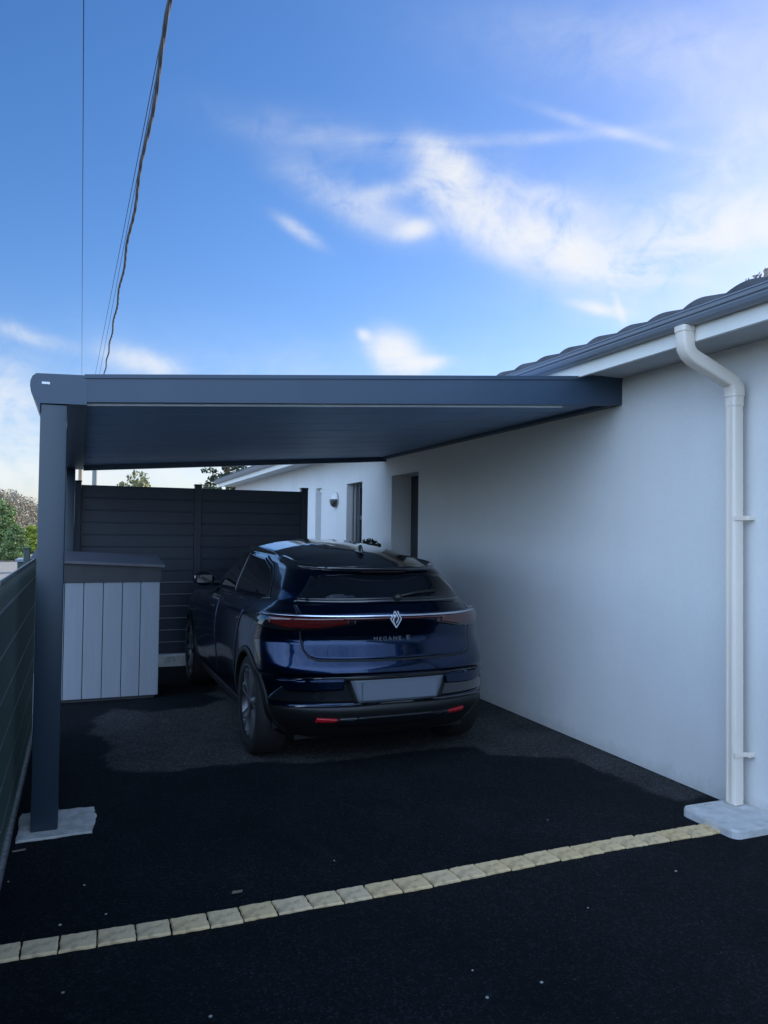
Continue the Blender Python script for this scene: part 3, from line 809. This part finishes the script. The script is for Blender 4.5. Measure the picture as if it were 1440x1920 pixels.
# --- rear parts
tg = patch('tailgate', 'paint', 'rear', [(-.60,.785),(-.575,.748),(-.53,.733),(0,.727),(.53,.733),(.575,.748),(.60,.785)],
           [(-.62,1.070),(0,1.085),(.62,1.070)], off=.004, nu=70, nv=26)
line('hatch_seam', 'rear', [(-.626,1.065),(-.632,1.0),(-.606,.785),(-.580,.743),(-.532,.725),(0,.719),(.532,.725),(.580,.743),(.606,.785),(.632,1.0),(.626,1.065)], .012, .0015, parent=tg)
rw = patch('rear_window', 'car_glass', 'rear', [(-.60,1.098),(-.3,1.103),(0,1.105),(.3,1.103),(.60,1.098)],
           [(-.47,1.245),(-.3,1.258),(0,1.264),(.3,1.258),(.47,1.245)], off=.004, nu=60, nv=14)
patch('window_frame', 'gloss_black', 'rear', [(-.622,1.084),(0,1.091),(.622,1.084)], [(-.490,1.251),(-.3,1.264),(0,1.269),(.3,1.264),(.490,1.251)], off=.002, nu=60, nv=14, parent=rw)
# wiper
m = MB(); c0, n0 = cast('rear', .04, 1.110); c1, n1_ = cast('rear', .36, 1.145)
if c0 and c1:
    m.tube([c0+n0*.020, (c0+c1)/2+n0*.030, c1+n1_*.016], .009, 6)
    m.lathe([(.0,-.03),(.022,-.028),(.026,0),(.026,.03)], 14, 'Y', off=tuple(c0+n0*.012))
    m.build('wiper', 'plastic', rw, True)
# tail lights, wrapping round the corners
for s in (-1, 1):
    a_in = 22*s; a_out = 57*s
    t = patch('tail_light', 'tail_red', 'radial', [(a_in,.957),(34*s,.925),(48*s,.922),(a_out,.950)], [(a_in,.994),(34*s,.992),(48*s,.992),(a_out,.99)], off=.007, nu=40, nv=6)
    patch('lens_surround', 'gloss_black', 'radial', [(19*s,.950),(33*s,.912),(49*s,.903),(72*s,.925)], [(19*s,.998),(34*s,.998),(48*s,.998),(72*s,1.0)], off=.005, nu=40, nv=6, parent=t)
lb = patch('light_bar', 'silver_strip', 'radial', [(-68,.994),(-50,.998),(0,1.000),(50,.998),(68,.994)], [(-68,1.004),(-50,1.010),(0,1.014),(50,1.010),(68,1.004)], off=.009, nu=90, nv=3)
patch('light_bar_red', 'tail_red', 'radial', [(-24,.980),(0,.985),(24,.980)], [(-24,.996),(0,.997),(24,.996)], off=.0075, nu=40, nv=2, parent=lb)
# emblem and lettering
ec, en = cast('rear', -.02, .985)
emb = empty('badge', (0, 0, 0)); emb.parent = tg
def stroke(mb, pts, w, y0, y1):
    P = [Vector((p[0], 0, p[1])) for p in pts]; L = []; Rr = []
    for i, p in enumerate(P):
        dirs = []
        if i: dirs.append((p-P[i-1]).normalized())
        if i < len(P)-1: dirs.append((P[i+1]-p).normalized())
        nrm = [Vector((-d.z,0,d.x)) for d in dirs]; nn = sum(nrm, Vector()); nn.normalize(); k = 1/max(.35, nn.dot(nrm[0]))
        L.append(p+nn*w/2*k); Rr.append(p-nn*w/2*k)
    for i in range(len(P)-1):
        q = [L[i], L[i+1], Rr[i+1], Rr[i]]
        f_ = [mb.bm.verts.new((v.x, y0, v.z)) for v in q]; b_ = [mb.bm.verts.new((v.x, y1, v.z)) for v in q]
        mb.bm.faces.new(f_)
        for k in range(4): mb.bm.faces.new((f_[k], b_[k], b_[(k+1)%4], f_[(k+1)%4]))
m = MB(); yb_ = ec.y
stroke(m, [(.010,.066),(.0455,.0),(.002,-.070)], .0105, yb_-.022, yb_+.01)
stroke(m, [(.002,-.070),(-.0225,-.022),(-.0225+.0,.0),(.006,.040)], .0105, yb_-.020, yb_+.01)
stroke(m, [(-.010,.066),(-.0455,.0),(-.010,-.052)], .0105, yb_-.018, yb_+.01)
stroke(m, [(-.010,.066),(.0225,.010),(.0225,-.004),(.004,-.034)], .0105, yb_-.016, yb_+.01)
lz = m.build('lozenge', 'chrome', emb); lz.scale = (.80,1,.80); lz.location = (-.02,0,.985)
def text(s, size, name, mat, parent, loc, extrude=.002, sx=1.0, space=1.0):
    cu = bpy.data.curves.new(name, 'FONT'); cu.body = s; cu.size = size; cu.extrude = extrude; cu.align_x = 'CENTER'; cu.space_character = space
    t_ = bpy.data.objects.new(name, cu); col.objects.link(t_); bpy.context.view_layer.update()
    dg = bpy.context.evaluated_depsgraph_get(); me = bpy.data.meshes.new_from_object(t_.evaluated_get(dg)); bpy.data.objects.remove(t_)
    me.transform(Matrix.Rotation(pi/2, 4, 'X')); o = link(name, me, mat, parent); o.location = loc; o.scale = (sx,1,1); return o
tcn, _ = cast('rear', 0, .875)
text('MEGANE', .034, 'lettering', 'dull_chrome', tg, (-.06, tcn.y-.006, .842), sx=1.25, space=1.3)
text('E', .040, 'lettering', 'dull_chrome', tg, (.09, tcn.y-.006, .842), sx=1.6)
# bumper
bp = patch('bumper_panel', 'gloss_black', 'radial', [(-56,.452),(-30,.448),(0,.447),(30,.448),(56,.452)], [(-44,.602),(-30,.618),(0,.620),(30,.618),(44,.602)], off=.004, nu=80, nv=10)
patch('bumper_lower', 'plastic', 'radial', [(-80,.20),(0,.19),(80,.20)], [(-80,.30),(-66,.36),(-55,.420),(0,.438),(55,.420),(66,.36),(80,.30)], off=.003, nu=90, nv=14)
# painted side pods left and right of the plate recess
for s in (-1, 1):
    patch('bumper_pod', 'paint', 'radial', [(24*s,.535),(36*s,.525),(46*s,.530)], [(23*s,.607),(36*s,.607),(50*s,.592)], off=.022, nu=26, nv=8, skirt=.02)
pr = patch('plate_recess', 'plastic', 'rear', [(-.29,.436),(.33,.436)], [(-.36,.615),(.40,.615)], off=.008, nu=20, nv=6)
pc, pn = cast('rear', 0, .54)
npl = MB().box(-.245,.285, pc.y-.022, pc.y-.014, .462, .580, .002).build('number_plate', 'plate', car)
patch('plate_surround', 'plate', 'rear', [(-.265,.448),(.295,.448)], [(-.325,.606),(.365,.606)], off=.0115, nu=20, nv=6, parent=pr)
for s in (-1, 1):
    patch('reflector', 'red_reflector', 'radial', [(26.5*s,.330),(35*s,.328)], [(25.5*s,.350),(34*s,.360)], off=.014, nu=12, nv=3, skirt=.01)
patch('diffuser', 'gloss_black', 'radial', [(-26,.30),(0,.295),(26,.30)], [(-26,.355),(0,.358),(26,.355)], off=.012, nu=40, nv=4, skirt=.01)
line('bumper_chrome_line', 'radial', [(-27,.348),(-20,.345),(-16,.364),(16,.364),(20,.345),(27,.348)], .005, .016, 'rim_face')
line('bumper_lip', 'radial', [(-54,.418),(-40,.428),(0,.436),(40,.428),(54,.418)], .008, .014, 'gloss_black')
# spoiler brake light, roof antenna
patch('brake_light', 'tail_red', 'rear', [(-.16,1.279),(.16,1.279)], [(-.16,1.285),(.16,1.285)], off=.004, nu=12, nv=1)
c, n = cast('top', .0, .80)
m = MB(); vs = []; fs = []
prof_a = [(-.10,0),(-.075,.040),(-.05,.052),(-.02,.046),(.05,.018),(.10,0)]
for (yy, h) in prof_a: vs += [(-.018*(1 if h < .03 else .55), yy, -.004), (.018*(1 if h < .03 else .55), yy, -.004), (.004, yy, h), (-.004, yy, h)]
for i in range(len(prof_a)-1):
    a = i*4; b = a+4
    for k in range(4): fs.append((a+k, a+(k+1)%4, b+(k+1)%4, b+k))
o = rawmesh('antenna', vs, fs, 'gloss_black', car, False); o.location = c
# side parts
for s in (-1, 1):
    sg = patch('side_window', 'car_glass', 'side', [(.80,1.085),(1.0,1.070),(1.45,1.055),(1.92,1.045)], [(.92,1.17),(1.12,1.28),(1.40,1.345),(1.92,1.365)], off=.004, nu=40, nv=12, side=s)
    sg2 = patch('side_window', 'car_glass', 'side', [(1.98,1.044),(2.5,1.032),(3.12,1.020)], [(1.98,1.365),(2.35,1.355),(2.62,1.30),(3.06,1.040)], off=.004, nu=40, nv=12, side=s)
    patch('window_trim', 'gloss_black', 'side', [(.76,1.075),(1.0,1.056),(1.9,1.030),(3.2,1.005)], [(.88,1.20),(1.10,1.31),(1.38,1.362),(1.92,1.378),(2.36,1.37),(2.66,1.31),(3.16,1.02)], off=.0022, nu=60, nv=14, parent=car, side=s)
    d1 = patch('door', 'paint', 'side', [(1.98,.26),(2.9,.26)], [(1.96,.985),(2.98,.97)], off=.003, nu=24, nv=24, side=s, skirt=.006)
    d2 = patch('door', 'paint', 'side', [(1.16,.45),(1.30,.26),(1.965,.26)], [(1.02,.99),(1.30,.99),(1.945,.985)], off=.003, nu=24, nv=24, side=s, skirt=.006)
    line('door_seam', 'side', [(2.99,1.0),(2.91,.26)], .010, .0015, parent=d1, side=s); line('door_seam', 'side', [(1.97,.26),(1.953,1.02)], .012, .0015, parent=d1, side=s)
    line('door_seam', 'side', [(1.01,1.04),(1.02,.95),(1.15,.45),(1.29,.26)], .010, .0015, parent=d2, side=s)
    for dd, yy in ((d1, 2.08), (d2, 1.12)):
        hc, hn = cast('side', yy+.08, .90, s)
        MB().box(hc.x-.012, hc.x+.012, yy, yy+.17, .885, .912, .005).build('handle', 'gloss_black', dd)
    patch('sill', 'plastic', 'side', [(1.05,.20),(3.08,.20)], [(1.14,.30),(3.0,.30)], off=.006, nu=30, nv=4, side=s)
    for ay in (AXR, AXF):
        A = [(ay+.36*cos(RAD(t)), WR+.36*sin(RAD(t))) for t in range(-18, 199, 6)]; B = [(ay+.405*cos(RAD(t)), WR+.405*sin(RAD(t))) for t in range(-18, 199, 6)]
        patch('arch_trim', 'plastic', 'side', A, B, off=.007, nu=48, nv=2, side=s, skirt=.05)
    # mirror
    hc, hn = cast('side', 2.92, 1.02, s)
    mr = MB(); mr.tube([(hc.x-.02*s, 2.96, 1.03), (hc.x+.07*s, 2.93, 1.045)], .018, 8)
    mo = mr.build('mirror', 'gloss_black', car)
    me_ = MB(); bmesh.ops.create_icosphere(me_.bm, subdivisions=3, radius=1)
    for v in me_.bm.verts: v.co = Vector((hc.x+s*.135+v.co.x*.105, 2.92+v.co.y*(.085 if v.co.y > 0 else .03), 1.092+v.co.z*.070))
    me_.build('mirror_shell', 'gloss_black', mo, True)
    MB().box(hc.x+s*.135-.082, hc.x+s*.135+.082, 2.884, 2.892, 1.045, 1.138, .01).build('mirror_glass', 'car_glass', mo)
    # headlight, small, on the far nose
    patch('headlight', 'glass_pale', 'side', [(3.75,.70),(3.98,.70)], [(3.70,.78),(3.95,.80)], off=.004, nu=8, nv=4, side=s)
# floor and arch liners
MB().box(-.62,.62,.30,3.95,.18,.21).build('floor', 'seam', car)
for ay in (AXR, AXF):
    for s in (-1, 1):
        vs = []; fs = []; n = 20
        for i in range(n+1):
            a = -.25+(pi+.5)*i/n
            vs += [(s*(.76 if (ay == AXR and cos(a) < -.3) else .83), ay+.383*cos(a), WR+.383*sin(a)), (s*.58, ay+.383*cos(a), WR+.383*sin(a)), (s*.58, ay, WR)]
        for i in range(n): a = i*3; fs += [(a, a+1, a+4, a+3), (a+1, a+2, a+5, a+4)]
        rawmesh('arch_liner', vs, fs, 'seam', car)
# wheels
def wheel(ay, s, proto=None):
    w = MB().lathe([(.245,-.105),(.268,-.113),(.312,-.112),(.332,-.100),(.343,-.082),(.345,-.04),(.345,.04),(.343,.082),(.332,.100),(.312,.112),(.268,.113),(.245,.105)], 56, 'X').build('wheel', 'tyre', car, True)
    r = MB(); r.lathe([(.252,-.10),(.272,-.116),(.280,-.110),(.268,-.095),(.258,-.03),(.256,.10)], 56, 'X')
    r.lathe([(.0,-.035),(.255,-.030)], 40, 'X'); ro = r.build('rim', 'rim', w, True)
    sp = MB()
    for k in range(5):
        for dk in (-.17, .17):
            a0 = 2*pi*k/5+dk*.35; a1 = 2*pi*k/5+dk*1.35
            p0 = (cos(a0)*.045, sin(a0)*.045); p1 = (cos(a1)*.262, sin(a1)*.262)
            t = Vector((-(p1[1]-p0[1]), p1[0]-p0[0])).normalized()
            w0, w1 = .012, .013
            q = [(p0[0]+t[0]*w0, p0[1]+t[1]*w0), (p1[0]+t[0]*w1, p1[1]+t[1]*w1), (p1[0]-t[0]*w1, p1[1]-t[1]*w1), (p0[0]-t[0]*w0, p0[1]-t[1]*w0)]
            f_ = [sp.bm.verts.new((-.098 if i in (1,2) else -.085, y, z)) for i, (y, z) in enumerate(q)]; b_ = [sp.bm.verts.new((-.05, y, z)) for y, z in q]
            sp.bm.faces.new(f_)
            for j in range(4): sp.bm.faces.new((f_[j], b_[j], b_[(j+1)%4], f_[(j+1)%4]))
    sp.build('spokes', 'rim_face', w)
    MB().lathe([(.0,-.096),(.030,-.094),(.052,-.086),(.058,-.05)], 24, 'X').build('hub_cap', 'rim', w, True)
    w.location = (s*(.850-.118), ay, WR); w.rotation_euler = (.5 if ay == AXR else .2, 0, 0)
    if s > 0: w.scale = (-1,1,1)
for ay in (AXR, AXF):
    for s in (-1, 1): wheel(ay, s)
CAR_YAW = RAD(1.0)
car.rotation_euler.z = CAR_YAW; car.location = (1.972, 4.68, 0)

# ------------------------------------------------------------ foliage helper
def foliage(name, blobs, n, size, mat, parent=None, flat=0.0, seed=1, pts_out=None):
    rnd = np.random.RandomState(seed); vs = []; fs = []
    wts = np.array([b[1][0]*b[1][1]*b[1][2] for b in blobs])**.7; wts /= wts.sum()
    for _ in range(n):
        b = blobs[rnd.choice(len(blobs), p=wts)]
        d = rnd.normal(size=3); d /= np.linalg.norm(d); r = rnd.uniform(.25, 1)**.5
        c = np.array(b[0])+d*r*np.array(b[1])
        a = rnd.normal(size=3); a /= np.linalg.norm(a); t = np.cross(a, rnd.normal(size=3)); t /= np.linalg.norm(t)
        s = size*rnd.uniform(.5, 1.3); k = len(vs)
        vs += [c-a*s, c+t*s*.45, c+a*s, c-t*s*.45]; fs.append((k, k+1, k+2, k+3))
    return rawmesh(name, vs, fs, mat, parent)
def tree(name, loc, blobs, n, size, mat, trunk_h, trunk_r, label, cat='tree', group=None, seed=1):
    t = empty(name, loc); tag(t, label, cat, group)
    foliage('crown', blobs, n, size, mat, t, seed=seed)
    m = MB(); m.tube([(0,0,-.1),(.03,.02,trunk_h*.5),(0,0,trunk_h)], trunk_r, 8, [trunk_r, trunk_r*.8, trunk_r*.45])
    rnd = random.Random(seed)
    for b in blobs[:7]: m.tube([(0,0,trunk_h*rnd.uniform(.4,.8)), tuple((Vector(b[0])+Vector((0,0,trunk_h*.6)))/2), b[0]], trunk_r*.3, 5, [trunk_r*.35, trunk_r*.22, trunk_r*.08])
    m.build('trunk', 'bark', t); return t
def on_ray(px, py, dist):      # point dist metres ahead of the camera
    d = RM @ Vector(((px-720)/FPX, -(py-960)/FPX, -1.0)); return Vector((0,0,CAM_H))+d*dist
def blobs_rand(n, R, H0, H1, s, seed):
    rnd = random.Random(seed); out = []
    for _ in range(n):
        a = rnd.uniform(0, 2*pi); r = rnd.uniform(0,1)**.5*R; z = rnd.uniform(H0, H1); k = rnd.uniform(.6, 1.2)
        f = 1-.5*((z-H0)/(H1-H0+1e-6))**2
        out.append(((r*cos(a)*f, r*sin(a)*f, z), (s*k, s*k, s*k*.8)))
    return out
# trees behind the fence (seen in the gap)
p = on_ray(245, 1010, 30); tree('olive_tree', (p.x, p.y, 0), blobs_rand(16, 1.0, 1.9, 3.2, .42, 4)+[((.25,0,3.55),(.42,.4,.35)),((-.8,0,2.9),(.5,.4,.3))], 2600, .10, 'leaf_olive', 2.2, .12, 'round bushy yellow-green tree seen over the black fence', seed=5)
p = on_ray(425, 1010, 24)
t = empty('pine_tree', (p.x, p.y, 0)); tag(t, 'sparse dark pine with whorled branches beside the far roof edge', 'tree')
m = MB(); m.tube([(0,0,0),(0,0,2.5),(.02,0,4.6)], .1, 8, [.11,.08,.02]); rb = random.Random(5); tips = []
for k in range(46):
    z = 1.2+3.2*k/46; a = k*2.4; L = (4.9-z)*.42*rb.uniform(.7,1.15); e = (L*cos(a), L*sin(a), z+L*.35)
    m.tube([(0,0,z), (e[0]*.5, e[1]*.5, z+L*.1), e], .02, 4, [.022,.014,.006]); tips.append(((e[0]*.75, e[1]*.75, z+L*.2), (L*.30+.05, L*.30+.05, .10)))
m.build('trunk', 'bark', t); foliage('crown', tips, 4200, .07, 'leaf_dark', t, seed=9)
# left background: conifers, brown scrub, bright crop
def clump(name, px, dist, w, h, mat, label, cat, n=2500, size=.12, seed=1, group=None, trunk=True):
    p = on_ray(px, 1000, dist); t = empty(name, (p.x, p.y, 0)); tag(t, label, cat, group); rb = random.Random(seed); bl = []
    for k in range(16):
        z = h*(.08+.84*k/15); r = w*.5*(1-.45*(k/15)**2); a = k*2.4
        bl.append(((cos(a)*r*.45, sin(a)*r*.45, z), (r*.7, r*.7, h*.11)))
    foliage('crown', bl, n, size, mat, t, seed=seed)
    if trunk: m = MB(); m.tube([(0,0,-.1),(0,0,h*.8)], .08, 6, [.1,.03]); m.build('trunk', 'bark', t)
    return t
clump('conifer_bush', 2, 38, 1.9, 2.95, 'leaf_green', 'tallest green conifer at the left edge, beside the pale road', 'bush', 11000, .08, 2)
clump('conifer_bush', 30, 37, 1.25, 1.75, 'leaf_green', 'low rounded green bush right of the tall conifer', 'bush', 9000, .07, 3)
o = clump('crop_clump', 61, 48, 1.6, 1.75, 'leaf_yellow', 'bright yellow-green foliage close to the left of the front post', 'bush', 8000, .08, 4)
for i, (px, d, w, h, lb_) in enumerate([(-20,66,7,5.0,'brown leafless scrub tree behind the tall conifer at the left edge'), (18,72,6.5,5.1,'wide brown autumn tree in the middle of the left background'),
        (48,85,6,4.6,'reddish brown autumn thicket just left of the post'), (74,95,8,4.6,'brown autumn thicket half hidden behind the front post')]):
    clump('autumn_tree', px, d, w, h, 'leaf_brown', lb_, 'tree', 9000, .12, 20+i, 'brown autumn trees on the left')
# thin twigs above the roof at the right edge
p = on_ray(1432, 560, 15); tree('bare_tree', (p.x, p.y, 0), [((0,0,p.z+.18),(.45,.4,.35)), ((.5,0,p.z+.35),(.5,.4,.45)), ((.9,.2,p.z+.2),(.6,.5,.6))], 1000, .06, 'leaf_brown', p.z, .10, 'twiggy tree top showing above the roof at the right edge', seed=8)
# small shrub by the far wall
t = empty('potted_shrub', (3.27, 8.86, 0)); tag(t, 'small dark shrub in a pot by the wall just past the car roof', 'plant')
MB().lathe([(.0,.0),(.12,.0),(.17,.34),(.185,.35),(.185,.38),(.16,.38),(.15,.33),(.0,.33)], 20, 'Z').build('pot', 'terracotta', t, True)
m = MB(); m.tube([(0,0,.3),(.01,0,1.2)], .015, 6); m.build('stem', 'bark', t)
foliage('crown', [((0,0,1.28),(.13,.13,.20)), ((.03,0,1.05),(.17,.17,.15)), ((.08,0,1.38),(.10,.10,.10))], 900, .035, 'leaf_dark', t, seed=3)

# ------------------------------------------------------------ poles and wires
def pole(px, dist, h, r, mat, label, cross=False):
    p = on_ray(px, 1000, dist); t = empty('utility_pole', (p.x, p.y, 0)); tag(t, label, 'pole')
    MB().tube([(0,0,-.3),(0,0,h)], r, 10, [r*1.25, r*.85]).build('shaft', mat, t)
    MB().box(-.35,.35,-.05,.05,h-.5,h-.4,.01).build('bracket', 'pole_concrete', t)
    return Vector((p.x, p.y, h))
P1 = pole(175, 42, 7.6, .13, 'pole_concrete', 'grey concrete utility pole seen over the fence, right of the wooden one')
P2 = pole(148, 46, 8.2, .11, 'wood', 'slim brown wooden utility pole next to the carport rear post')
def wire_pts(near, far, sag, n=60, back=1.9):
    A = near; B = far; pts = []
    for i in range(n+1):
        t = -back*0.35 + (1+back*.35)*i/n
        p = A+(B-A)*t; p = p + Vector((0,0,-sag*4*max(t,-.6)*(1-t))) ; pts.append(p)
    return pts
near = on_ray(322, -2, 5.2); far = P1+Vector((0,0,-.15))
pts = wire_pts(near, far, .0, 420)
tw = empty('twisted_cable', (0,0,0)); tag(tw, 'thick twisted overhead cable running up from behind the carport roof', 'cable')
for ph in (0, 2*pi/3, 4*pi/3):
    q = []; L = 0
    for i, p_ in enumerate(pts):
        if i: L += (p_-pts[i-1]).length
        d = (pts[min(i+1,len(pts)-1)]-pts[max(i-1,0)]).normalized(); u = d.cross(Vector((0,0,1))).normalized(); v = u.cross(d)
        a = L*2*pi/1.3+ph; wob = .012*sin(L*2.3)
        q.append(p_+u*(.0085*cos(a)+wob)+v*.0085*sin(a))
    MB().tube(q, .0115, 6).build('strand', 'cable', tw, True)
for k, (px, dx, lb_) in enumerate(((317, -.5, 'thin black wire beside the twisted cable, the outer one of the pair'), (321, -.3, 'thin black wire beside the twisted cable, the one nearest to it'))):
    o = MB().tube(wire_pts(on_ray(px, -2, 7.5+k), far+Vector((dx,0,-.15*k)), .0, 30), .0055, 6).build('overhead_wire', 'wire'); tag(o, lb_, 'wire', 'thin wires beside the twisted cable')
o = MB().tube(wire_pts(on_ray(157, -2, 8), P2, .0, 30), .006, 6).build('overhead_wire', 'wire'); tag(o, 'single thin wire at the far left of the sky', 'wire')

# ------------------------------------------------------------ litter on the asphalt
PEB = [(.05,3.63,.005),(-.04,3.30,.006),(.13,3.33,.005),(-.26,3.78,.004),(-.02,2.82,.005),(.42,2.52,.006),(1.30,2.30,.006),(1.52,2.31,.006),(2.6,2.85,.006),(1.33,2.46,.004),(2.0,2.7,.004),(1.15,3.5,.004),(2.4,3.6,.004)]
for x, y, r in PEB:
    m = MB(); bmesh.ops.create_icosphere(m.bm, subdivisions=2, radius=r)
    for v in m.bm.verts: v.co = Vector((v.co.x*random.uniform(.9,1.3), v.co.y*random.uniform(.8,1.1), v.co.z*.6))
    o = m.build('pebble', 'pebble'); o.location = (x, y, r*.4); tag(o, 'tiny pale pebble lying on the black asphalt', 'pebble', 'tiny pebbles on the asphalt')
vs = [(-.026,-.012,.006),(-.005,-.014,.007),(.018,-.006,.004),(.024,.006,.008),(.004,.014,.004),(-.018,.009,.008),(0,0,.003)]
o = rawmesh('dead_leaf', vs, [(6,0,1),(6,1,2),(6,2,3),(6,3,4),(6,4,5),(6,5,0)], 'dead_leaf'); o.location = (.66,3.33,.002)
o.modifiers.new('t','SOLIDIFY').thickness = .001
tag(o, 'pale dead leaf on the asphalt just above the stone row', 'leaf')
o = MB().box(-.03,.03,-.006,.006,0,.006,.002).build('wood_chip', 'dead_leaf'); o.location = (-.24,4.12,.001); o.rotation_euler.z = .15
tag(o, 'short pale stick on the asphalt in front of the footing pad', 'stick')
